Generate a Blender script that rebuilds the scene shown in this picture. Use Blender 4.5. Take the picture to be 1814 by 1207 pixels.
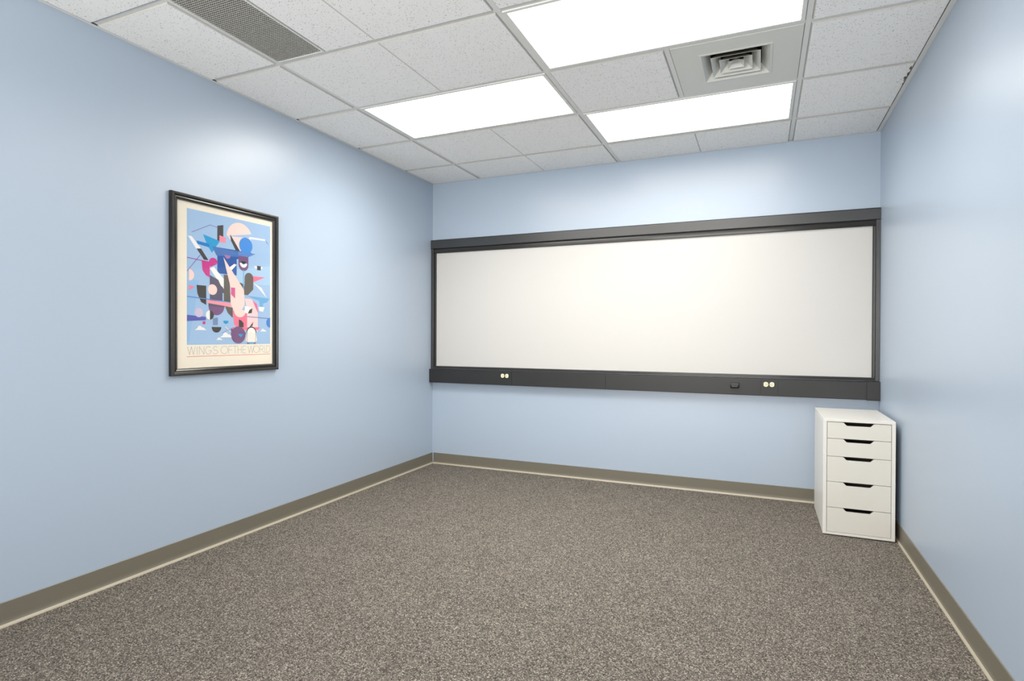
import bpy, bmesh, math, random
from mathutils import Matrix, Vector
random.seed(4)
C = bpy.context.scene.collection
for o in list(bpy.data.objects): bpy.data.objects.remove(o)
scene = bpy.context.scene

# ------------------------------------------------------------------ room measures (metres)
W, H = 3.471, 2.536            # room width, ceiling tile face height
YF = -5.75                     # wall behind the camera
T = 0.6096                     # ceiling module
COLQ, COLR, COLS = 0.4888, 1.708, 2.927
COLV = COLQ + 3*T
ROW = [-0.460 - i*T for i in range(9)]

# ------------------------------------------------------------------ camera
yaw, pitch, roll = -0.4094, -0.0069, 0.0034
cy_, sy_ = math.cos(yaw), math.sin(yaw)
fwd = Vector((sy_, cy_, 0)); rgt = Vector((cy_, -sy_, 0)); upv = Vector((0, 0, 1))
f2 = fwd*math.cos(pitch) + upv*math.sin(pitch)
u2 = upv*math.cos(pitch) - fwd*math.sin(pitch)
r3 = rgt*math.cos(roll) + u2*math.sin(roll)
u3 = u2*math.cos(roll) - rgt*math.sin(roll)
cam = bpy.data.cameras.new('camera'); camo = bpy.data.objects.new('camera', cam); C.objects.link(camo)
m = Matrix.Identity(4)
for i in range(3):
    m[i][0] = r3[i]; m[i][1] = u3[i]; m[i][2] = -f2[i]
m[0][3], m[1][3], m[2][3] = 2.7443, -4.5062, 1.1563
camo.matrix_world = m
cam.sensor_width = 36; cam.sensor_fit = 'HORIZONTAL'; cam.lens = 1016.5/1814*36
cam.clip_start = 0.02
scene.camera = camo

# ------------------------------------------------------------------ world, exposure
wd = bpy.data.worlds.new('world'); scene.world = wd; wd.use_nodes = True
wd.node_tree.nodes['Background'].inputs[0].default_value = (0.8, 0.85, 1, 1)
wd.node_tree.nodes['Background'].inputs[1].default_value = 0.3
vs = scene.view_settings
vs.view_transform = 'Standard'; vs.look = 'None'; vs.gamma = 1; vs.use_curve_mapping = False
vs.exposure = 0.44
LAMP = 5.2; DOWN = 9.0; SPREAD = 145                     # strength of the ceiling light panels
TUBES = [1.6, .65, 1.0, 1.0]    # relative output of each panel
# added fill light at an unseen window in the wall behind the camera
wl = bpy.data.lights.new('added_window_fill', 'AREA'); wl.shape = 'RECTANGLE'; wl.size = 2.5; wl.size_y = 1.35
wl.energy = 155; wl.color = (1, .97, .92)
wlo = bpy.data.objects.new('added_window_fill', wl); C.objects.link(wlo)
wlo.location = (1.735, YF-.62, 1.35); wlo.rotation_euler = (math.radians(128), 0, 0)   # tilted up so that the fill brightens the ceiling

# ------------------------------------------------------------------ materials
def lin(c):
    c /= 255
    return c/12.92 if c <= .04045 else ((c+.055)/1.055)**2.4
def rgb(r, g, b): return (lin(r), lin(g), lin(b), 1)
def mat(name, col, rough=.5, spec=.5, metal=0, bump=None, var=None, coat=0):
    """principled; bump=(scale, strength, distance); var=(scale, amount)"""
    mt = bpy.data.materials.new(name); mt.use_nodes = True
    nt = mt.node_tree; b = nt.nodes['Principled BSDF']
    b.inputs['Base Color'].default_value = col
    b.inputs['Roughness'].default_value = rough
    b.inputs['Specular IOR Level'].default_value = spec
    b.inputs['Metallic'].default_value = metal
    b.inputs['Coat Weight'].default_value = coat
    if bump or var:
        geo = nt.nodes.new('ShaderNodeNewGeometry')
    if bump:
        n = nt.nodes.new('ShaderNodeTexNoise'); n.inputs['Scale'].default_value = bump[0]; n.inputs['Detail'].default_value = 3
        nt.links.new(geo.outputs['Position'], n.inputs['Vector'])
        bp = nt.nodes.new('ShaderNodeBump'); bp.inputs['Strength'].default_value = bump[1]; bp.inputs['Distance'].default_value = bump[2]
        nt.links.new(n.outputs['Fac'], bp.inputs['Height']); nt.links.new(bp.outputs['Normal'], b.inputs['Normal'])
    if var:
        n = nt.nodes.new('ShaderNodeTexNoise'); n.inputs['Scale'].default_value = var[0]; n.inputs['Detail'].default_value = 4
        nt.links.new(geo.outputs['Position'], n.inputs['Vector'])
        hs = nt.nodes.new('ShaderNodeHueSaturation'); hs.inputs['Color'].default_value = col
        mr = nt.nodes.new('ShaderNodeMapRange'); mr.inputs['To Min'].default_value = 1-var[1]; mr.inputs['To Max'].default_value = 1+var[1]
        nt.links.new(n.outputs['Fac'], mr.inputs['Value']); nt.links.new(mr.outputs['Result'], hs.inputs['Value'])
        nt.links.new(hs.outputs['Color'], b.inputs['Base Color'])
    return mt

M = {}
M['wall'] = mat('blue satin wall paint', rgb(166, 180, 196), .35, 1.0, bump=(140, .08, .002), var=(.9, .015))
M['deck'] = mat('plenum grey', rgb(120, 120, 118), .9)
M['tee'] = mat('white enamelled grid steel', rgb(222, 222, 218), .45)
M['frame_white'] = mat('white enamel', rgb(222, 222, 217), .4)
M['vent'] = mat('white painted steel', rgb(212, 212, 205), .38)
M['duct'] = mat('dark duct', rgb(40, 40, 38), .8)
M['grille'] = mat('grey grille metal', rgb(165, 163, 156), .4, .5)
M['base'] = mat('grey green vinyl', rgb(112, 107, 94), .42, .5, var=(6, .03))
M['toe'] = mat('cream vinyl edge', rgb(172, 163, 144), .5)
M['board_frame'] = mat('black satin aluminium', rgb(16, 16, 16), .33, 1.0)
M['board_trim'] = mat('dark grey aluminium trim', rgb(38, 37, 36), .3, .45)
M['raceway'] = mat('charcoal raceway enamel', rgb(30, 30, 30), .42, .5)
M['board'] = mat('white melamine writing surface', rgb(194, 192, 188), .45, .5, var=(1.5, .01))
M['ivory'] = mat('ivory plastic', rgb(236, 226, 190), .35)
M['slot'] = mat('dark slot', rgb(35, 32, 28), .6)
M['brass'] = mat('screw metal', rgb(190, 180, 150), .3, metal=.9)
M['black'] = mat('black plastic', rgb(22, 22, 23), .3)
M['seam'] = mat('raceway seam', rgb(28, 28, 28), .5)
M['cab'] = mat('white lacquered board', rgb(224, 221, 214), .32, .5)
M['cab_front'] = mat('white lacquered drawer front', rgb(216, 212, 202), .35, .5)
M['cab_dark'] = mat('drawer inside', rgb(120, 116, 108), .7)
M['pic_frame'] = mat('black lacquered moulding', rgb(22, 21, 20), .22, .5)
M['pic_edge'] = mat('silvered black moulding', rgb(62, 59, 53), .25, .6, metal=.2)
M['paper'] = mat('cream poster paper', rgb(228, 219, 202), .7, .3)
M['tile_edge'] = mat('tile edge with painted shade', rgb(188, 186, 181), .95, .1)  # greyed so that the tile joints read as shaded grooves
M['tile_score'] = mat('tile score line', rgb(206, 205, 201), .95, .1)  # grey painted in for the shade inside the scored groove
M['louvre_shade'] = mat('painted shade on air side of louvres', rgb(88, 85, 76), .8, .2)  # dark colour stands in for shade in the gaps between louvres
M['dirt'] = mat('chipped tile edge', rgb(92, 84, 68), .95)

def lamp_mat(k):
    mt = bpy.data.materials.new('lit acrylic diffuser'); mt.use_nodes = True
    b = mt.node_tree.nodes['Principled BSDF']
    b.inputs['Base Color'].default_value = (.85, .85, .85, 1); b.inputs['Roughness'].default_value = .4
    b.inputs['Emission Color'].default_value = (1.0, .965, .905, 1); b.inputs['Emission Strength'].default_value = LAMP*TUBES[k]
    return mt

def tile_mat():
    mt = bpy.data.materials.new('fissured mineral fibre tile'); mt.use_nodes = True
    nt = mt.node_tree; N = nt.nodes; L = nt.links; b = N['Principled BSDF']
    b.inputs['Roughness'].default_value = .95; b.inputs['Specular IOR Level'].default_value = .1
    geo = N.new('ShaderNodeNewGeometry')
    def noise(scale, det):
        n = N.new('ShaderNodeTexNoise'); n.inputs['Scale'].default_value = scale; n.inputs['Detail'].default_value = det
        L.new(geo.outputs['Position'], n.inputs['Vector']); return n
    def ramp(src, a, c):
        r = N.new('ShaderNodeMapRange'); r.inputs['From Min'].default_value = a; r.inputs['From Max'].default_value = c
        L.new(src, r.inputs['Value']); return r
    dist = N.new('ShaderNodeTexNoise'); dist.inputs['Scale'].default_value = 90
    L.new(geo.outputs['Position'], dist.inputs['Vector'])
    mixv = N.new('ShaderNodeMix'); mixv.data_type = 'VECTOR'; mixv.inputs['Factor'].default_value = .012
    L.new(geo.outputs['Position'], mixv.inputs['A']); L.new(dist.outputs['Color'], mixv.inputs['B'])
    vor = N.new('ShaderNodeTexVoronoi'); vor.inputs['Scale'].default_value = 150; vor.inputs['Randomness'].default_value = 1
    L.new(mixv.outputs['Result'], vor.inputs['Vector'])
    sep = N.new('ShaderNodeSeparateColor'); L.new(vor.outputs['Color'], sep.inputs['Color'])
    # a pinhole only in some of the cells, of uneven size
    size = N.new('ShaderNodeMapRange'); size.inputs['From Min'].default_value = .35; size.inputs['From Max'].default_value = 1
    size.inputs['To Min'].default_value = 0; size.inputs['To Max'].default_value = .34
    L.new(sep.outputs['Red'], size.inputs['Value'])
    lt = N.new('ShaderNodeMath'); lt.operation = 'LESS_THAN'
    L.new(vor.outputs['Distance'], lt.inputs[0]); L.new(size.outputs['Result'], lt.inputs[1])
    fine = noise(420, 1); fr = ramp(fine.outputs['Fac'], .60, .68)
    mx = N.new('ShaderNodeMath'); mx.operation = 'MULTIPLY'; mx.inputs[1].default_value = .45
    L.new(fr.outputs['Result'], mx.inputs[0])
    mm = N.new('ShaderNodeMath'); mm.operation = 'MAXIMUM'
    L.new(lt.outputs[0], mm.inputs[0]); L.new(mx.outputs[0], mm.inputs[1])
    mix = N.new('ShaderNodeMix'); mix.data_type = 'RGBA'
    mix.inputs['A'].default_value = rgb(249, 248, 246); mix.inputs['B'].default_value = rgb(160, 157, 151)
    L.new(mm.outputs[0], mix.inputs['Factor'])
    oi = N.new('ShaderNodeObjectInfo'); rr = N.new('ShaderNodeMapRange'); rr.inputs['To Min'].default_value = .985; rr.inputs['To Max'].default_value = 1.015
    L.new(oi.outputs['Random'], rr.inputs['Value'])
    hs = N.new('ShaderNodeHueSaturation'); L.new(rr.outputs['Result'], hs.inputs['Value']); L.new(mix.outputs['Result'], hs.inputs['Color'])
    L.new(hs.outputs['Color'], b.inputs['Base Color'])
    inv = N.new('ShaderNodeMath'); inv.operation = 'SUBTRACT'; inv.inputs[0].default_value = 1; L.new(mm.outputs[0], inv.inputs[1])
    bp = N.new('ShaderNodeBump'); bp.inputs['Strength'].default_value = .5; bp.inputs['Distance'].default_value = .002
    L.new(inv.outputs[0], bp.inputs['Height']); L.new(bp.outputs['Normal'], b.inputs['Normal'])
    return mt
M['tile'] = tile_mat()

def carpet_mat():
    mt = bpy.data.materials.new('grey brown loop carpet'); mt.use_nodes = True
    nt = mt.node_tree; N = nt.nodes; L = nt.links; b = N['Principled BSDF']
    b.inputs['Roughness'].default_value = 1; b.inputs['Specular IOR Level'].default_value = .05
    geo = N.new('ShaderNodeNewGeometry')
    v = N.new('ShaderNodeTexVoronoi'); v.inputs['Scale'].default_value = 270
    L.new(geo.outputs['Position'], v.inputs['Vector'])
    sep = N.new('ShaderNodeSeparateColor'); L.new(v.outputs['Color'], sep.inputs['Color'])
    cr = N.new('ShaderNodeValToRGB'); e = cr.color_ramp.elements
    e[0].position = 0; e[0].color = rgb(66, 62, 58)
    e[1].position = 1; e[1].color = rgb(196, 187, 172)
    for p, c in ((.25, (92, 87, 81)), (.5, (116, 110, 102)), (.72, (133, 126, 116)), (.88, (158, 149, 140))):
        k = e.new(p); k.color = rgb(*c)
    L.new(sep.outputs['Red'], cr.inputs['Fac'])
    big = N.new('ShaderNodeTexNoise'); big.inputs['Scale'].default_value = 5; big.inputs['Detail'].default_value = 5
    L.new(geo.outputs['Position'], big.inputs['Vector'])
    mr = N.new('ShaderNodeMapRange'); mr.inputs['To Min'].default_value = .73; mr.inputs['To Max'].default_value = .91
    L.new(big.outputs['Fac'], mr.inputs['Value'])
    hs = N.new('ShaderNodeHueSaturation'); L.new(cr.outputs['Color'], hs.inputs['Color']); L.new(mr.outputs['Result'], hs.inputs['Value'])
    L.new(hs.outputs['Color'], b.inputs['Base Color'])
    bp = N.new('ShaderNodeBump'); bp.inputs['Strength'].default_value = .8; bp.inputs['Distance'].default_value = .004; bp.invert = True
    L.new(v.outputs['Distance'], bp.inputs['Height']); L.new(bp.outputs['Normal'], b.inputs['Normal'])
    return mt
M['carpet'] = carpet_mat()

def glass_mat():
    mt = bpy.data.materials.new('picture glass'); mt.use_nodes = True
    nt = mt.node_tree; N = nt.nodes; L = nt.links
    out = N['Material Output']; N.remove(N['Principled BSDF'])
    tr = N.new('ShaderNodeBsdfTransparent'); gl = N.new('ShaderNodeBsdfGlossy'); gl.inputs['Roughness'].default_value = .03
    lw = N.new('ShaderNodeLayerWeight'); lw.inputs['Blend'].default_value = .5
    pw = N.new('ShaderNodeMath'); pw.operation = 'POWER'; pw.inputs[1].default_value = 5; L.new(lw.outputs['Facing'], pw.inputs[0])
    fr = N.new('ShaderNodeMath'); fr.operation = 'MULTIPLY_ADD'; fr.inputs[1].default_value = .96; fr.inputs[2].default_value = .02; L.new(pw.outputs[0], fr.inputs[0])
    mx = N.new('ShaderNodeMixShader'); L.new(fr.outputs[0], mx.inputs[0]); L.new(tr.outputs[0], mx.inputs[1]); L.new(gl.outputs[0], mx.inputs[2])
    L.new(mx.outputs[0], out.inputs['Surface'])
    return mt
M['glass'] = glass_mat()

# ------------------------------------------------------------------ mesh helpers
class MB:
    def __init__(s): s.v = []; s.f = []; s.mi = []
    def add(s, vs_, fs, mi=0):
        o = len(s.v); s.v += [tuple(p) for p in vs_]
        for f in fs: s.f.append([o+i for i in f]); s.mi.append(mi)
        return s
    def box(s, x0, x1, y0, y1, z0, z1, mi=0):
        return s.add([(x0,y0,z0),(x1,y0,z0),(x1,y1,z0),(x0,y1,z0),(x0,y0,z1),(x1,y0,z1),(x1,y1,z1),(x0,y1,z1)],
                     [(0,3,2,1),(4,5,6,7),(0,1,5,4),(1,2,6,5),(2,3,7,6),(3,0,4,7)], mi)
    def tileslab(s, x0, x1, y0, y1, z0, z1, b, score=None):
        """slab whose lower edges are bevelled by b"""
        r = []
        for (d, z) in ((b, z0), (0, z0+b), (0, z1)):
            r += [(x0+d,y0+d,z),(x1-d,y0+d,z),(x1-d,y1-d,z),(x0+d,y1-d,z)]
        fs = [(0,3,2,1),(8,9,10,11)]
        for k in (0, 4):
            for i in range(4):
                j = (i+1) % 4; fs.append((k+i, k+j, k+4+j, k+4+i))
        s.add(r, fs); s.mi[-8:] = [1]*8
        if score:                          # the scored side takes the painted groove shade
            k = {'right': 1, 'left': 3}[score]
            for q in (k, 4+k): s.mi[q-8] = 2
        return s
    def prism(s, poly, axis, a, b_, mi=0):
        """extrude a 2-D polygon along an axis (0 x: (y,z); 1 y: (x,z); 2 z: (x,y))"""
        def p(q, t):
            return (t,q[0],q[1]) if axis == 0 else (q[0],t,q[1]) if axis == 1 else (q[0],q[1],t)
        n = len(poly); vs_ = [p(q, a) for q in poly] + [p(q, b_) for q in poly]
        fs = [tuple(range(n))[::-1], tuple(range(n, 2*n))]
        for i in range(n):
            j = (i+1) % n; fs.append((i, j, n+j, n+i))
        return s.add(vs_, fs, mi)
    def build(s, name, mats, parent=None, bevel=0, smooth=False, seg=2):
        me = bpy.data.meshes.new(name)
        me.from_pydata(s.v, [], s.f)
        for mt in (mats if isinstance(mats, (list, tuple)) else [mats]): me.materials.append(mt)
        for p, k in zip(me.polygons, s.mi): p.material_index = k; p.use_smooth = smooth
        bm = bmesh.new(); bm.from_mesh(me)
        bmesh.ops.recalc_face_normals(bm, faces=bm.faces); bm.to_mesh(me); bm.free()
        o = bpy.data.objects.new(name, me); C.objects.link(o)
        if parent: 
            o.parent = parent; o.matrix_parent_inverse = parent.matrix_world.inverted()
        if bevel:
            md = o.modifiers.new('bevel', 'BEVEL'); md.width = bevel; md.segments = seg; md.limit_method = 'ANGLE'
        return o
def thing(name, label, cat, loc=(0,0,0), group=None):
    o = bpy.data.objects.new(name, None); C.objects.link(o); o.location = loc
    o.matrix_world = Matrix.Translation(loc)
    o.empty_display_size = .05
    o['label'] = label; o['category'] = cat
    if group: o['group'] = group
    return o
def struct(o): o['kind'] = 'structure'; return o

# ------------------------------------------------------------------ room shell
TH = .12
DECK = H + .16
struct(MB().box(-TH, W+TH, YF-TH, TH, -.1, 0).build('floor', M['carpet']))
struct(MB().box(-TH, 0, YF-TH, TH, 0, DECK).build('wall_left', M['wall']))
struct(MB().box(W, W+TH, YF-TH, TH, 0, DECK).build('wall_right', M['wall']))
struct(MB().box(0, W, 0, TH, 0, DECK).build('wall_back', M['wall']))
WX0, WX1, WZ0, WZ1 = .485, 2.985, .825, 2.175      # added window opening behind the camera, for the fill light
wf = MB()
for a in ((0, WX0, 0, DECK), (WX1, W, 0, DECK), (WX0, WX1, 0, WZ0), (WX0, WX1, WZ1, DECK)): wf.box(a[0], a[1], YF-TH, YF, a[2], a[3])
struct(wf.build('wall_front', M['wall']))
win = MB()
for a in ((WX0, WX0+.05, WZ0, WZ1), (WX1-.05, WX1, WZ0, WZ1), (WX0+.05, WX1-.05, WZ0, WZ0+.05), (WX0+.05, WX1-.05, WZ1-.05, WZ1), (1.715, 1.755, WZ0+.05, WZ1-.05)):
    win.box(a[0], a[1], YF-.07, YF-.03, a[2], a[3])
struct(win.build('added_window', M['frame_white']))  # unseen window, added to bring in fill light
ceiling = struct(MB().box(-TH, W+TH, YF-TH, TH, DECK, DECK+.1).build('ceiling', M['deck']))

# cove baseboards: tall vinyl strip with a rounded top and a flared toe
def baseboard(name, put):
    hb, t = .098, .004
    prof = [(0, .012), (t+.004, .012), (t+.001, .02), (t, .03), (t, hb-.002), (t-.002, hb), (0, hb)]
    toe = [(0, 0), (.014, 0), (.0135, .003), (.011, .0075), (.008, .012), (0, .012)]
    b = put(MB(), prof).build(name, M['base']); struct(b)
    put(MB(), toe).build('baseboard_toe', M['toe'], b)
    return b
baseboard('baseboard_left', lambda mb, p: mb.prism(p, 1, YF, -.001))
baseboard('baseboard_right', lambda mb, p: mb.prism([(W-a, z) for a, z in p], 1, YF, -.001))
baseboard('baseboard_back', lambda mb, p: mb.prism([(-a, z) for a, z in p], 0, .0145, W-.0145))

# ------------------------------------------------------------------ suspended ceiling: tees and tiles are parts of the ceiling
TB = H + .006                  # underside of the tees (the tiles hang lower, tegular)
hw = .012
def tee(name, x0, x1, y0, y1):
    mb = MB().box(x0, x1, y0, y1, TB, TB+.0015)
    if x1-x0 < y1-y0: c = (x0+x1)/2; mb.box(c-.001, c+.001, y0, y1, TB+.0015, TB+.035)
    else: c = (y0+y1)/2; mb.box(x0, x1, c-.001, c+.001, TB+.0015, TB+.03)
    return mb.build(name, M['tee'], ceiling)
for c in (COLQ, COLR, COLS): tee('main_tee', c-hw, c+hw, YF+.001, -.001)
colx = [0, COLQ, COLR, COLS, W]
for y in ROW:
    if y < YF+.1: continue
    for i in range(4):
        a = colx[i] + (hw if i else .022); b = colx[i+1] - (hw if i < 3 else .022)
        if i == 1 and abs(y-ROW[4]) < .01: a = .7965     # runs up to the long return grille
        tee('cross_tee', a, b, y-hw, y+hw)
tee('cross_tee', COLV-hw, COLV+hw, ROW[2]+hw, ROW[1]-hw)
# wall angle all round
for n, bx_ in (('l', (0.0005, .0165, YF+.001, -.0005)), ('r', (W-.0235, W-.0005, YF+.001, -.0005)), ('b', (.017, W-.024, -.0165, -.0005))):
    MB().box(*bx_, H+.0005, H+.002).build('wall_angle', M['tee'], ceiling)

GAP = .0135
lights = {(1, 2): 0, (2, 1): 1, (2, 3): 2, (2, 7): 3}     # (column, row) -> light
rowy = [0] + ROW
def ceiling_tile(x0, x1, y0, y1, score=None):
    dz = random.uniform(-.0006, .0006); mb = MB()
    if score:
        mb.tileslab(x0, score, y0, y1, H+dz, H+.022, .004, 'right')
        mb.tileslab(score, x1, y0, y1, H+dz, H+.022, .004, 'left')
    else: mb.tileslab(x0, x1, y0, y1, H+dz, H+.022, .005)
    return mb.build('ceiling_tile', [M['tile'], M['tile_edge'], M['tile_score']], ceiling)
chip_tile = None
for i in range(4):
    xa = colx[i] + (GAP if i else .017); xb = colx[i+1] - (GAP if i < 3 else .024)
    for j in range(len(rowy)-1):
        yb = rowy[j] - (GAP if j else .017); ya = max(rowy[j+1] + GAP, YF+.02)
        if yb - ya < .05 or (i, j) in lights: continue
        sc = {1: 1.085, 2: 2.325}.get(i)
        if (i, j) == (2, 2): ceiling_tile(xa, COLV-GAP, ya, yb)
        elif i == 1 and j in (4, 5): ceiling_tile(.8 if j else xa, xb, ya, yb, 1.085)
        else:
            o = ceiling_tile(xa, xb, ya, yb, sc)
            if (i, j) == (3, 1): chip_tile = o
# crumbled edge of one tile beside the right wall
for (x, y, rx, ry) in ((3.437, -1.00, .004, .022), (3.44, -.93, .005, .03), (3.436, -.885, .007, .018), (3.442, -.80, .003, .012), (3.438, -.86, .003, .03)):
    n = 9; po = []
    for k in range(n):
        a = 2*math.pi*k/n; q = random.uniform(.55, 1.1); po.append((x+rx*q*math.cos(a), y+ry*q*math.sin(a)))
    MB().prism(po, 2, H-.0012, H+.001).build('chipped_edge', M['dirt'], chip_tile)

# recessed light panels
LABELS = ['glowing white ceiling light panel nearest the blue left wall',
          'glowing white ceiling light panel between the square air vent and the whiteboard wall',
          'large glowing white ceiling light panel cut by the top edge of the photo',
          'added ceiling light panel above the viewpoint, out of view']  # the last panel is added for brightness and never seen
def light_panel(k, x0, x1, y0, y1):
    t = thing('ceiling_light', LABELS[k], 'ceiling light', ((x0+x1)/2, (y0+y1)/2, H), 'recessed ceiling light panels')
    fw = .0185; z0 = H + .001; g = .0142
    X0, X1, Y0, Y1 = x0+g, x1-g, y0+g, y1-g
    fr = MB()
    fr.box(X0, X1, Y0, Y0+fw, z0, z0+.01); fr.box(X0, X1, Y1-fw, Y1, z0, z0+.01)
    fr.box(X0, X0+fw, Y0+fw, Y1-fw, z0, z0+.01); fr.box(X1-fw, X1, Y0+fw, Y1-fw, z0, z0+.01)
    fr.build('frame', M['frame_white'], t, bevel=.0015)
    MB().box(X0+fw-.003, X1-fw+.003, Y0+fw-.003, Y1-fw+.003, z0+.0105, z0+.0145).build('diffuser', lamp_mat(k), t)
    # the prismatic lens sends most of its light downwards
    li = bpy.data.lights.new('tube_light', 'AREA'); li.shape = 'RECTANGLE'; li.size = X1-X0-2*fw-.004; li.size_y = Y1-Y0-2*fw-.004
    li.energy = DOWN*TUBES[k]; li.color = (1, .965, .905); li.spread = math.radians(SPREAD)
    lo = bpy.data.objects.new('tube_light', li); C.objects.link(lo); lo.parent = t; lo.location = (0, 0, .009)
    hs = MB()
    hs.box(X0, X1, Y0, Y1, H+.09, H+.093)
    hs.box(X0, X1, Y0, Y0+.002, H+.012, H+.09); hs.box(X0, X1, Y1-.002, Y1, H+.012, H+.09)
    hs.box(X0, X0+.002, Y0+.002, Y1-.002, H+.012, H+.09); hs.box(X1-.002, X1, Y0+.002, Y1-.002, H+.012, H+.09)
    hs.build('housing', M['frame_white'], t)
for (i, j), k in lights.items():
    light_panel(k, colx[i], colx[i+1], rowy[j+1], rowy[j])

# square air diffuser set in a steel lay-in panel
vx, vy = 2.6206, -1.383; half = .157
t = thing('air_diffuser', 'square white metal air vent panel between two ceiling light panels', 'air vent', (vx, vy, H))
X0, X1, Y0, Y1 = COLV+.0145, COLS-.0145, ROW[2]+.0145, ROW[1]-.0145
zp = H+.0035
p = MB()
for a in ((X0, X1, Y0, vy-half), (X0, X1, vy+half, Y1), (X0, vx-half, vy-half, vy+half), (vx+half, X1, vy-half, vy+half)):
    p.box(*a, zp, zp+.004)
p.build('panel', M['vent'], t)
fl = MB(); o_, i_ = half+.011, half-.001
for a in ((vx-o_, vx+o_, vy-o_, vy-i_), (vx-o_, vx+o_, vy+i_, vy+o_), (vx-o_, vx-i_, vy-i_, vy+i_), (vx+i_, vx+o_, vy-i_, vy+i_)):
    fl.box(*a, zp-.0025, zp-.0002)
fl.build('flange', M['vent'], t, bevel=.0008)
def cone(mb, s0, z0, s1, z1, th=.0012):
    r = []
    for (s, z) in ((s0, z0), (s1, z1), (s1, z1+th), (s0-.0001, z0+th)):
        r += [(vx-s, vy-s, z), (vx+s, vy-s, z), (vx+s, vy+s, z), (vx-s, vy+s, z)]
    fs = []
    for k in range(4):
        for i in range(4):
            j = (i+1) % 4; fs.append((4*k+i, 4*k+j, 4*((k+1) % 4)+j, 4*((k+1) % 4)+i))
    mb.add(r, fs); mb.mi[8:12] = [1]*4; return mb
cone(MB(), half-.001, H+.0005, half-.038, H+.040).build('collar', [M['vent'], M['louvre_shade']], t)
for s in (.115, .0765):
    cone(MB(), s, H+.001, s-.042, H+.040).build('louvre', [M['vent'], M['louvre_shade']], t)
c = MB(); s = .038
c.add([(vx-s,vy-s,H+.001),(vx+s,vy-s,H+.001),(vx+s,vy+s,H+.001),(vx-s,vy+s,H+.001),(vx,vy,H+.036)], [(0,1,4),(1,2,4),(2,3,4),(3,0,4)])
c.build('centre_cone', M['vent'], t)
dk = MB(); d = half-.002
dk.box(vx-d, vx+d, vy-d, vy+d, H+.13, H+.132)
dk.box(vx-d, vx+d, vy-d, vy-d+.002, H+.042, H+.13); dk.box(vx-d, vx+d, vy+d-.002, vy+d, H+.042, H+.13)
dk.box(vx-d, vx-d+.002, vy-d+.002, vy+d-.002, H+.042, H+.13); dk.box(vx+d-.002, vx+d, vy-d+.002, vy+d-.002, H+.042, H+.13)
dk.build('duct_neck', M['duct'], t)

# long eggcrate return grille
gx0, gx1, gy0, gy1 = .5025, .783, ROW[5]+.024, ROW[3]-.024
t = thing('return_grille', 'long grey eggcrate air grille in the ceiling near the left wall', 'air vent', ((gx0+gx1)/2, (gy0+gy1)/2, H))
g = MB(); b = .009
for a in ((gx0-b+.004, gx1+b, gy0-b, gy0), (gx0-b+.004, gx1+b, gy1, gy1+b), (gx0-b+.004, gx0, gy0, gy1), (gx1, gx1+b, gy0, gy1)):
    g.box(*a, H+.0005, H+.012)
g.build('frame', M['frame_white'], t)
core = MB(); n = 24; k = 100
for i in range(1, n):
    x = gx0 + (gx1-gx0)*i/n; core.box(x-.0011, x+.0011, gy0, gy1, H+.002, H+.013)
for i in range(1, k):
    y = gy0 + (gy1-gy0)*i/k; core.box(gx0, gx1, y-.0011, y+.0011, H+.002, H+.013)
o = core.build('eggcrate_core', M['grille'], t); o['kind'] = 'stuff'
MB().box(gx0, gx1, gy0, gy1, H+.1, H+.102).build('duct_back', M['duct'], t)

# ------------------------------------------------------------------ whiteboard
t = thing('whiteboard', 'wide white dry erase board in a black frame filling the back wall', 'whiteboard', (W/2, 0, .87))
e = .001
MB().box(.03, W-.018, -.012, -e, .872, 1.93).build('writing_surface', M['board'], t)
MB().prism([(-e, 1.945), (-.033, 1.945), (-.036, 1.949), (-.036, 2.018), (-.032, 2.024), (-e, 2.024)], 0, .0012, W-.0012).build('header', M['board_frame'], t, bevel=.001)
MB().box(.0012, .026, -.030, -e, .867, 1.9445).build('side_rail', M['board_frame'], t, bevel=.0015)
MB().box(W-.026, W-.0012, -.030, -e, .867, 1.9445).build('side_rail', M['board_frame'], t, bevel=.0015)
MB().box(.0265, .044, -.016, -.0125, .89, 1.905).build('inner_trim', M['board_frame'], t, bevel=.001)
MB().box(.0442, .0495, -.019, -.0125, .89, 1.9045).build('edge_bead', M['board_trim'], t, bevel=.001)
MB().box(W-.0395, W-.0265, -.016, -.0125, .89, 1.905).build('inner_trim', M['board_frame'], t, bevel=.001)
MB().box(W-.045, W-.0397, -.019, -.0125, .89, 1.9045).build('edge_bead', M['board_trim'], t, bevel=.001)
MB().prism([(-.0125, 1.905), (-.022, 1.905), (-.024, 1.908), (-.020, 1.925), (-.018, 1.9445), (-.0125, 1.9445)], 0, .0265, W-.0265).build('top_rail', M['board_trim'], t)
MB().prism([(-.0125, .867), (-.034, .867), (-.034, .870), (-.022, .884), (-.02, .889), (-.0125, .889)], 0, .0265, W-.0265).build('bottom_rail', M['board_trim'], t)

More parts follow.
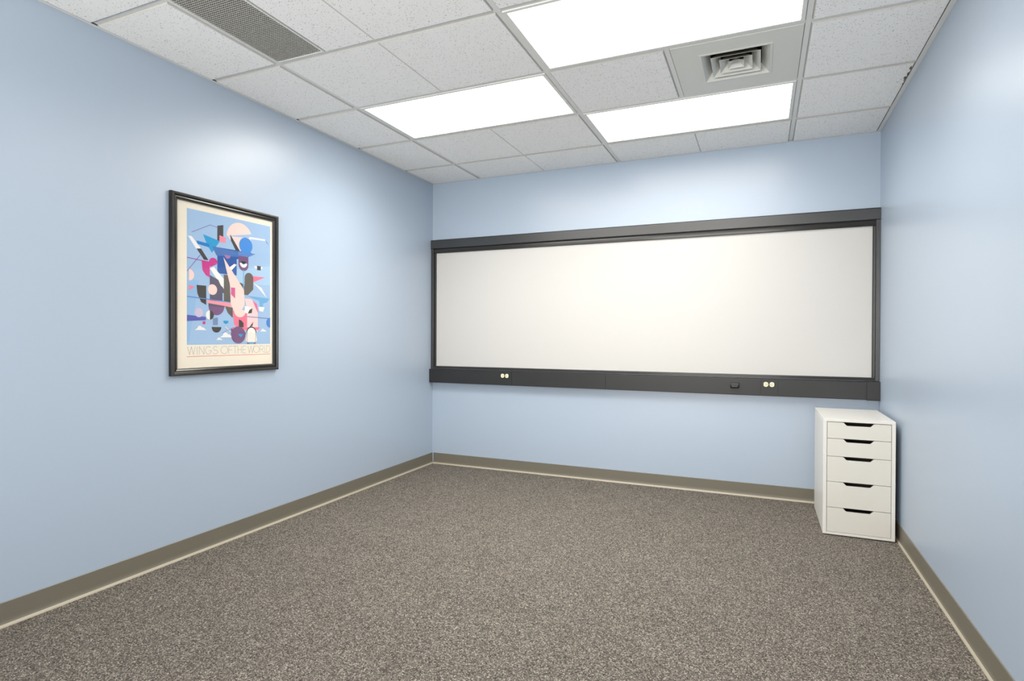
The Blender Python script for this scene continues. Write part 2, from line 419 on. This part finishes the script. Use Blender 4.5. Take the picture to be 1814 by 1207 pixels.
# ------------------------------------------------------------------ power raceway under the board
t = thing('power_raceway', 'long charcoal power channel with outlets along the bottom of the whiteboard', 'raceway', (W/2, 0, .80))
rz0, rz1, rd = .741, .8625, .058
prof = [(-e, rz0), (-rd+.003, rz0), (-rd, rz0+.003), (-rd, rz1-.004), (-rd+.004, rz1), (-e, rz1), (-e, rz1-.0018), (-rd+.0042, rz1-.0018), (-rd+.0022, rz1-.0045), (-rd+.0022, rz0+.0035), (-rd+.0035, rz0+.0018), (-e, rz0+.0018)]
seams = [.0012, .812, 1.62, 2.7427, 2.8555, 3.393]
for a, b_ in zip(seams[:-1], seams[1:]):
    MB().prism(prof, 0, a+(.0011 if a > .01 else 0), b_-.0011).build('cover', M['raceway'], t)
MB().box(.002, 3.39, -rd+.004, -.002, rz0+.002, rz1-.002).build('base_channel', M['seam'], t)
cap = [(-e, rz0-.003), (-rd-.002, rz0-.003), (-rd-.005, rz0), (-rd-.005, rz1), (-rd-.001, rz1+.001), (-e, rz1+.001)]
MB().prism(cap, 0, 3.394, W-.0012).build('end_cap', M['raceway'], t)
MB().box(3.388, 3.3935, -rd-.0015, -.002, rz0, rz1).build('seam_clip', M['seam'], t)
def outlet(cx, cz):
    w = .0385
    root = MB().box(cx-w, cx+w, -rd-.0016, -rd-.0002, cz-.017, cz+.017).build('outlet', M['raceway'], t, bevel=.001)
    root['label'] = 'ivory double power outlet'
    for sx in (-1, 1):
        ox = cx + sx*.0198; po = []
        for k in range(24):
            a = 2*math.pi*k/24; po.append((ox+max(-.0145, min(.0145, .0172*math.cos(a))), cz+.0172*math.sin(a)))
        r = MB().prism(po, 1, -rd-.0055, -rd-.0012)
        for dz in (-.0055, .0055): r.box(ox-.005 + (.001 if dz > 0 else 0), ox+.005, -rd-.006, -rd-.005, cz+dz-.0013, cz+dz+.0013, 1)
        gp = [(ox-sx*.0095+.0024*math.cos(a*.7854), cz+.0024*math.sin(a*.7854)) for a in range(8)]
        r.prism(gp, 1, -rd-.006, -rd-.005, 1)
        r.build('receptacle', [M['ivory'], M['slot']], root)
    MB().prism([(cx+.0028*math.cos(a*.7854), cz+.0028*math.sin(a*.7854)) for a in range(8)], 1, -rd-.003, -rd-.0014).build('screw', M['brass'], root)
outlet(.749, .8222); outlet(2.7975, .8232)
b = MB().prism([(-rd-.0005, .790), (-rd-.012, .788), (-rd-.028, .797), (-rd-.030, .812), (-rd-.026, .826), (-rd-.0005, .829)], 0, 2.543, 2.601).build('cable_jack', M['black'], t, bevel=.003)
b['label'] = 'small black jack box'
MB().prism([(-rd-.0305, .798), (-rd-.034, .799), (-rd-.034, .810), (-rd-.0305, .811)], 0, 2.552, 2.592).build('jack_lip', M['board_trim'], b)

# ------------------------------------------------------------------ drawer unit
cx0, cx1, cyf, cyb, ct = 3.083, 3.4435, -.690, -.112, .682
t = thing('drawer_unit', 'tall narrow white five drawer cabinet standing in the right corner', 'drawer cabinet', ((cx0+cx1)/2, (cyf+cyb)/2, 0))
z0 = .006; th = .019
MB().box(cx0, cx0+th, cyf, cyb, z0, ct-.0165).build('side_panel', M['cab'], t, bevel=.0012)
MB().box(cx1-th, cx1, cyf, cyb, z0, ct-.0165).build('side_panel', M['cab'], t, bevel=.0012)
MB().box(cx0, cx1, cyf, cyb, ct-.0163, ct).build('top_panel', M['cab'], t, bevel=.0012)
MB().box(cx0+th+.0002, cx1-th-.0002, cyf, cyb, z0, z0+.0135).build('bottom_panel', M['cab'], t, bevel=.0012)
MB().box(cx0+th+.0002, cx1-th-.0002, cyb-.006, cyb-.001, z0+.014, ct-.0165).build('back_panel', M['cab'], t)
for fx in (cx0+.03, cx1-.03):
    for fy in (cyf+.04, cyb-.04):
        n = 12
        MB().prism([(fx+.012*math.cos(2*math.pi*k/n), fy+.012*math.sin(2*math.pi*k/n)) for k in range(n)], 2, 0, z0).build('foot', M['black'], t)
lv = [ct-.018, .5675, .4635, .3150, .1650, z0+.0145]
dx0, dx1 = cx0+th+.002, cx1-th-.002; mid = (dx0+dx1)/2
for a in range(5):
    zt, zb = lv[a]-.0012, lv[a+1]+.0012
    na, nb, nd = .080, .056, .0185
    yfr = cyf+.0015 - (.0005 if a % 2 else 0)
    cut = [(dx0, zb), (dx1, zb), (dx1, zt)]
    for k in range(7):
        s_ = k/6; q = s_*s_*(3-2*s_); cut.append((mid+na-(na-nb)*s_, zt-nd*q))
    for k in range(7):
        s_ = 1-k/6; q = s_*s_*(3-2*s_); cut.append((mid-na+(na-nb)*s_, zt-nd*q))
    cut.append((dx0, zt))
    dr = MB().prism(cut, 1, yfr, yfr+.016).build('drawer', M['cab_front'], t, bevel=.0008)
    bx = MB(); h = zt-zb-.035
    bx.box(dx0+.012, dx0+.022, yfr+.0165, cyb-.02, zb+.008, zb+.008+h); bx.box(dx1-.022, dx1-.012, yfr+.0165, cyb-.02, zb+.008, zb+.008+h)
    bx.box(dx0+.022, dx1-.022, yfr+.0165, cyb-.02, zb+.008, zb+.012); bx.box(dx0+.022, dx1-.022, cyb-.03, cyb-.02, zb+.012, zb+.008+h)
    bx.build('drawer_box', M['cab_dark'], dr)

# ------------------------------------------------------------------ framed poster on the left wall
py0, py1, pz0, pz1 = -2.538, -1.838, .949, 1.889
t = thing('framed_poster', 'black framed poster of abstract blue and pink shapes on the left wall', 'poster', (0, (py0+py1)/2, pz0))
fwid, fd = .037, .026
# moulding profile across the rail: (distance from outer edge, height off the wall)
prof = [(0, .001), (0, .018), (.003, .0235), (.009, fd), (.014, .0245), (.016, .0205), (.021, .0185), (.026, .0195), (.030, .0165), (fwid, .0135), (fwid, .009), (fwid-.008, .007), (fwid-.008, .001)]
def rail(which):
    v = []; n = len(prof)
    for end in (0, 1):
        for (d, x) in prof:
            if which == 'top': v.append((x, (py0+d) if end == 0 else (py1-d), pz1-d))
            if which == 'bottom': v.append((x, (py0+d) if end == 0 else (py1-d), pz0+d))
            if which == 'left': v.append((x, py0+d, (pz0+d) if end == 0 else (pz1-d)))
            if which == 'right': v.append((x, py1-d, (pz0+d) if end == 0 else (pz1-d)))
    mb = MB()
    for i in range(n):
        j = (i+1) % n
        mb.add([v[i], v[j], v[n+j], v[n+i]], [(0, 1, 2, 3)], 1 if i in (2, 3, 8) else 0)
    mb.add(v[:n], [tuple(range(n))]); mb.add(v[n:], [tuple(range(n))])
    bm_o = mb.build('frame_rail', [M['pic_frame'], M['pic_edge']], t)
    return bm_o
for w_ in ('top', 'bottom', 'left', 'right'): rail(w_)
a = fwid-.007
MB().box(.0015, .0068, py0+a, py1-a, pz0+a, pz1-a).build('poster_sheet', M['paper'], t)
MB().box(.0098, .0108, py0+fwid-.0005, py1-fwid+.0005, pz0+fwid-.0005, pz1-fwid+.0005).build('glass_pane', M['glass'], t)

# printed picture: flat layers of ink, a generic abstract composition
INK = {}
def ink(r, g, b):
    k = (r, g, b)
    if k not in INK: INK[k] = mat('ink %02x%02x%02x' % k, rgb(r*.95, g*.95, b*.95), .65, .3)
    return INK[k]
ay0, ay1, az0, az1 = -2.4430, -1.8920, 1.107, 1.819
AW, AH = ay1-ay0, az1-az0
layers = []
def shape(col, pts): layers.append((ink(*col), pts))
def disc(col, u, v, r, a0=0, a1=360, n=28):
    """r in art widths; angles clockwise from right as seen"""
    pts = [(u+r*math.cos(math.radians(a0+(a1-a0)*k/n)), v+r*AW/AH*math.sin(math.radians(a0+(a1-a0)*k/n))) for k in range(n+1)]
    if a1-a0 >= 360: pts = pts[:-1]
    shape(col, pts)
def line(col, u0, v0, u1, v1, w):
    dx, dy = (u1-u0)*AW, (v1-v0)*AH; l = math.hypot(dx, dy); nx, ny = -dy/l*w/2, dx/l*w/2
    shape(col, [(u0+nx/AW, v0+ny/AH), (u1+nx/AW, v1+ny/AH), (u1-nx/AW, v1-ny/AH), (u0-nx/AW, v0-ny/AH)])
SKY=(160,190,222); NAVY=(42,88,158); BLU=(60,135,212); CYAN=(28,152,205); MAG=(200,58,138); PNK=(245,213,204); COR=(250,118,144)
GRY=(96,90,84); SLA=(88,84,104); PUR=(120,84,124); WHT=(240,238,234); LBL=(108,170,214); DKK=(62,60,58)
shape(SKY, [(0,0),(1,0),(1,1),(0,1)])
shape((146,184,222), [(0,.52),(.13,.52),(.02,.98),(0,.98)])
shape((168,200,228), [(.55,.40),(1,.34),(1,.50),(.55,.52)])
shape(DKK, [(.33,.085),(.40,.07),(.40,.19),(.33,.205)]); shape((240,140,160), [(.355,.155),(.43,.165),(.43,.205),(.355,.21)])
line((120,100,150), .05,.17,.25,.09,.003); line((120,100,150), .25,.09,.34,.10,.003)
disc(PNK, .60,.15,.16,180,335); shape(PNK, [(.45,.15),(.75,.13),(.63,.28)])
line(WHT, .72,.13,.93,.125,.010); shape(PUR, [(.93,.12),(.985,.165),(.95,.145)])
shape(DKK, [(.48,.13),(.62,.27),(.57,.28),(.49,.18)])
shape(CYAN, [(.17,.17),(.36,.20),(.27,.30),(.22,.25)]); shape((20,120,195), [(.10,.225),(.24,.235),(.24,.262),(.11,.25)])
shape(WHT, [(.01,.20),(.05,.20),(.15,.28),(.10,.29)]); shape(DKK, [(.10,.285),(.15,.28),(.23,.36),(.18,.36)])
line((140,60,140), .0,.36,.26,.375,.004); line((130,80,150), .0,.46,.14,.33,.004)
shape(NAVY, [(.27,.25),(.75,.25),(.66,.31),(.56,.32),(.56,.45),(.33,.45),(.33,.31)])
shape((70,112,176), [(.27,.25),(.60,.262),(.60,.30),(.32,.315)])
shape((88,130,196), [(.58,.255),(.80,.255),(.68,.30),(.58,.30)])
disc(BLU, .675,.20,.085)
disc(PUR, .645,.36,.062,0,180); shape(PUR, [(.583,.29),(.707,.29),(.707,.362),(.583,.362)])
disc(WHT, .645,.345,.046,0,180); disc((30,60,70), .645,.33,.030,0,180)
disc((180,120,170), .45,.30,.035,0,180)
shape(WHT, [(.46,.40),(.53,.36),(.56,.365),(.49,.42)])
shape(MAG, [(.155,.365),(.245,.37),(.245,.49),(.20,.475),(.165,.44)]); disc(MAG, .285,.375,.050,180,360); shape(MAG, [(.235,.372),(.335,.378),(.25,.41)])
shape(WHT, [(.245,.42),(.29,.405),(.42,.50),(.40,.60),(.33,.50)])
disc(SLA, .33,.60,.085,180,360); shape(SLA, [(.245,.47),(.34,.50),(.39,.57),(.39,.665),(.245,.665)])
shape(GRY, [(.405,.455),(.47,.455),(.485,.665),(.405,.665)])
disc(GRY, .60,.555,.065,180,360); shape(GRY, [(.56,.53),(.665,.53),(.665,.60),(.56,.60)])
disc(GRY, .715,.46,.055,180,360); shape(GRY, [(.66,.45),(.77,.45),(.77,.55),(.70,.60),(.655,.60)])
line(LBL, .645,.40,.645,.68,.006)
shape(COR, [(.77,.44),(.93,.44),(.77,.49)]); shape(WHT, [(.77,.495),(.88,.53),(.95,.61),(.86,.55)])
disc(DKK, .845,.365,.026,0,180); shape(WHT, [(.78,.355),(.90,.355),(.88,.375),(.80,.375)]); shape(DKK, [(.82,.35),(.87,.35),(.87,.385),(.82,.385)])
disc(PNK, .02,.485,.055,270,450); shape((238,130,150), [(.02,.56),(.08,.57),(.02,.60)])
shape(DKK, [(.10,.555),(.205,.555),(.205,.70),(.15,.68),(.11,.62)])
disc(PNK, .275,.58,.052)
line((90,130,190), 0,.645,.50,.668,.005)
shape(PNK, [(.40,.32),(.65,.56),(.66,.68),(.61,.74),(.53,.74),(.485,.68),(.485,.55)])
shape((238,150,160), [(.21,.66),(.49,.675),(.49,.72),(.22,.685)])
shape((214,90,140), [(.49,.55),(.54,.55),(.54,.635),(.49,.605)])
disc(PUR, .32,.705,.090,0,180); shape(SLA, [(.23,.685),(.42,.70),(.41,.71),(.23,.708)]); shape(GRY, [(.42,.70),(.51,.71),(.51,.79),(.45,.75)])
shape((246,206,206), [(.66,.63),(.74,.63),(.80,.66),(.83,.72),(.83,.90),(.79,.88),(.69,.86),(.69,.72)])
shape((226,110,150), [(.76,.64),(.82,.67),(.84,.75),(.80,.70)])
shape(COR, [(.51,.735),(.69,.735),(.69,.855),(.60,.875),(.53,.845)]); disc(PNK, .60,.725,.075,0,180)
shape(WHT, [(.66,.69),(.75,.695),(.70,.75),(.66,.745)]); shape(DKK, [(.72,.72),(.76,.705),(.75,.745),(.70,.75)])
shape(LBL, [(.68,.605),(.99,.615),(.95,.65),(.90,.66),(.90,.70),(.86,.70),(.85,.64)]); shape(WHT, [(.84,.69),(.92,.69),(.90,.73),(.85,.725)])
line((90,110,170), .69,.775,.99,.785,.004); disc((70,130,205), 1.0,.82,.055,90,270)
shape((84,90,170), [(0,.78),(.20,.79),(.20,.815),(.0,.825)]); disc((206,192,214), .125,.76,.045)
disc(DKK, .245,.775,.045,270,450); disc(WHT, .245,.775,.045,90,270); disc(MAG, .18,.835,.016); shape((120,140,180), [(.28,.80),(.335,.79),(.335,.85),(.28,.85)])
disc(DKK, .32,.865,.055,0,180); disc(CYAN, .43,.815,.030,0,180)
shape(DKK, [(.585,.80),(.62,.81),(.645,.83),(.645,.88),(.585,.88)]); shape(COR, [(.50,.865),(.86,.86),(.83,.885),(.52,.885)]); shape(DKK, [(.72,.86),(.77,.815),(.76,.85)])
disc(PUR, .63,.905,.045,0,180); shape(DKK, [(.70,.885),(.77,.885),(.77,.90),(.70,.90)])
# lower part of the picture
def cloud(u, v, s):
    shape(WHT, [(u-.06*s,v),(u+.07*s,v),(u+.045*s,v-.012*s),(u-.03*s,v-.014*s)]); disc(WHT, u-.005*s, v-.012*s, .026*s, 180, 360); disc(WHT, u+.03*s, v-.008*s, .016*s, 180, 360)
cloud(.14,.89,1); cloud(.90,.895,.7); cloud(.43,.945,1.2); cloud(.35,.965,.6)
shape(PUR, [(.49,.87),(.515,.88),(.545,.905),(.49,.925)]); disc(PUR, .58,.925,.088); 
shape(CYAN, [(.575,.918),(.64,.918),(.61,.945)])
disc(DKK, .745,.905,.064,180,360); disc(WHT, .745,.908,.055,180,360); shape((238,232,220), [(.69,.905),(.80,.905),(.82,.97),(.80,.985),(.69,.985),(.67,.97)])
line(DKK, .69,.905,.69,.985,.002); line(DKK, .80,.905,.80,.985,.002)
shape(LBL, [(.70,.983),(.79,.983),(.79,.998),(.70,.998)]); shape(PUR, [(.69,.983),(.725,.998),(.69,.998)]); shape(PUR, [(.80,.983),(.765,.998),(.80,.998)])
line(WHT, .42,.86,.49,.905,.004); line((150,140,190), .38,.91,.50,.875,.003)

art = MB(); mats_ = []
for k, (mt, pts) in enumerate(layers):
    if mt not in mats_: mats_.append(mt)
    x = .0070 + k*.000015
    cl = [(min(1, max(0, u)), min(1, max(0, v))) for u, v in pts]
    art.add([(x, ay0+u*AW, az1-v*AH) for u, v in cl], [tuple(range(len(cl)))], mats_.index(mt))
art.build('printed_picture', mats_, t)

# thin lettering under the picture, single strokes
def arc(cx, cz, rx, rz, a0, a1, n=20):
    return [(cx+rx*math.cos(math.radians(a0+(a1-a0)*k/n)), cz+rz*math.sin(math.radians(a0+(a1-a0)*k/n))) for k in range(n+1)]
GL = {
 'W': [[(0,1),(.25,0),(.5,1),(.75,0),(1,1)]], 'I': [[(.5,0),(.5,1)]], 'N': [[(0,0),(0,1),(1,0),(1,1)]],
 'G': [arc(.5,.5,.5,.5,45,330)+[(1,.45),(.55,.45)]],
 'S': [arc(.5,.76,.4,.24,30,180,10)+arc(.5,.76,.4,.26,180,270,6)[1:]+arc(.5,.25,.48,.25,90,-160,14)],
 'O': [arc(.5,.5,.5,.5,0,360,30)], 'F': [[(0,0),(0,1),(1,1)],[(0,.5),(.9,.5)]], 'T': [[(.5,0),(.5,1)],[(0,1),(1,1)]],
 'H': [[(0,0),(0,1)],[(1,0),(1,1)],[(0,.5),(1,.5)]], 'E': [[(1,0),(0,0),(0,1),(1,1)],[(0,.5),(.9,.5)]],
 'R': [[(0,0),(0,1),(.5,1)]+arc(.5,.74,.4,.26,90,-90,12)[1:]+[(0,.48)],[(.45,.48),(1,0)]],
 'L': [[(0,1),(0,0),(1,0)]], 'D': [[(0,0),(0,1),(.35,1)]+arc(.35,.5,.65,.5,90,-90,18)[1:]+[(0,0)]] }
TEXT = [('W',160,265),('I',285,295),('N',320,385),('G',405,490),('S',512,585),('O',630,735),('F',748,805),('T',815,885),('H',893,950),('E',972,1022),
        ('W',1055,1155),('O',1152,1245),('R',1258,1325),('L',1343,1366),('D',1375,1437)]
let = MB(); lz0, lh = 1.0555, .0415; sw = .0013
def stroke(mb, pts, x, w, mi=0):
    for (y0, z0_), (y1, z1_) in zip(pts[:-1], pts[1:]):
        dy, dz = y1-y0, z1_-z0_; l = math.hypot(dy, dz) or 1e-6; ny, nz = -dz/l*w/2, dy/l*w/2; ey, ez = dy/l*w/4, dz/l*w/4
        mb.add([(x,y0+ny-ey,z0_+nz-ez),(x,y1+ny+ey,z1_+nz+ez),(x,y1-ny+ey,z1_-nz+ez),(x,y0-ny-ey,z0_-nz-ez)], [(0,1,2,3)], mi)
for ch, a, b_ in TEXT:
    ya = ay0 + (a-152)/1288*AW; yb = ay0 + (b_-152)/1288*AW
    for st in GL[ch]: stroke(let, [(ya+(yb-ya)*u, lz0+lh*v) for u, v in st], .0071, sw)
let.build('title_lettering', ink(88, 84, 80), t)
stroke_mb = MB(); stroke(stroke_mb, [(ay0, 1.0455), (ay1, 1.0455)], .0071, .0026)
stroke_mb.build('red_rule', ink(222, 96, 110), t)
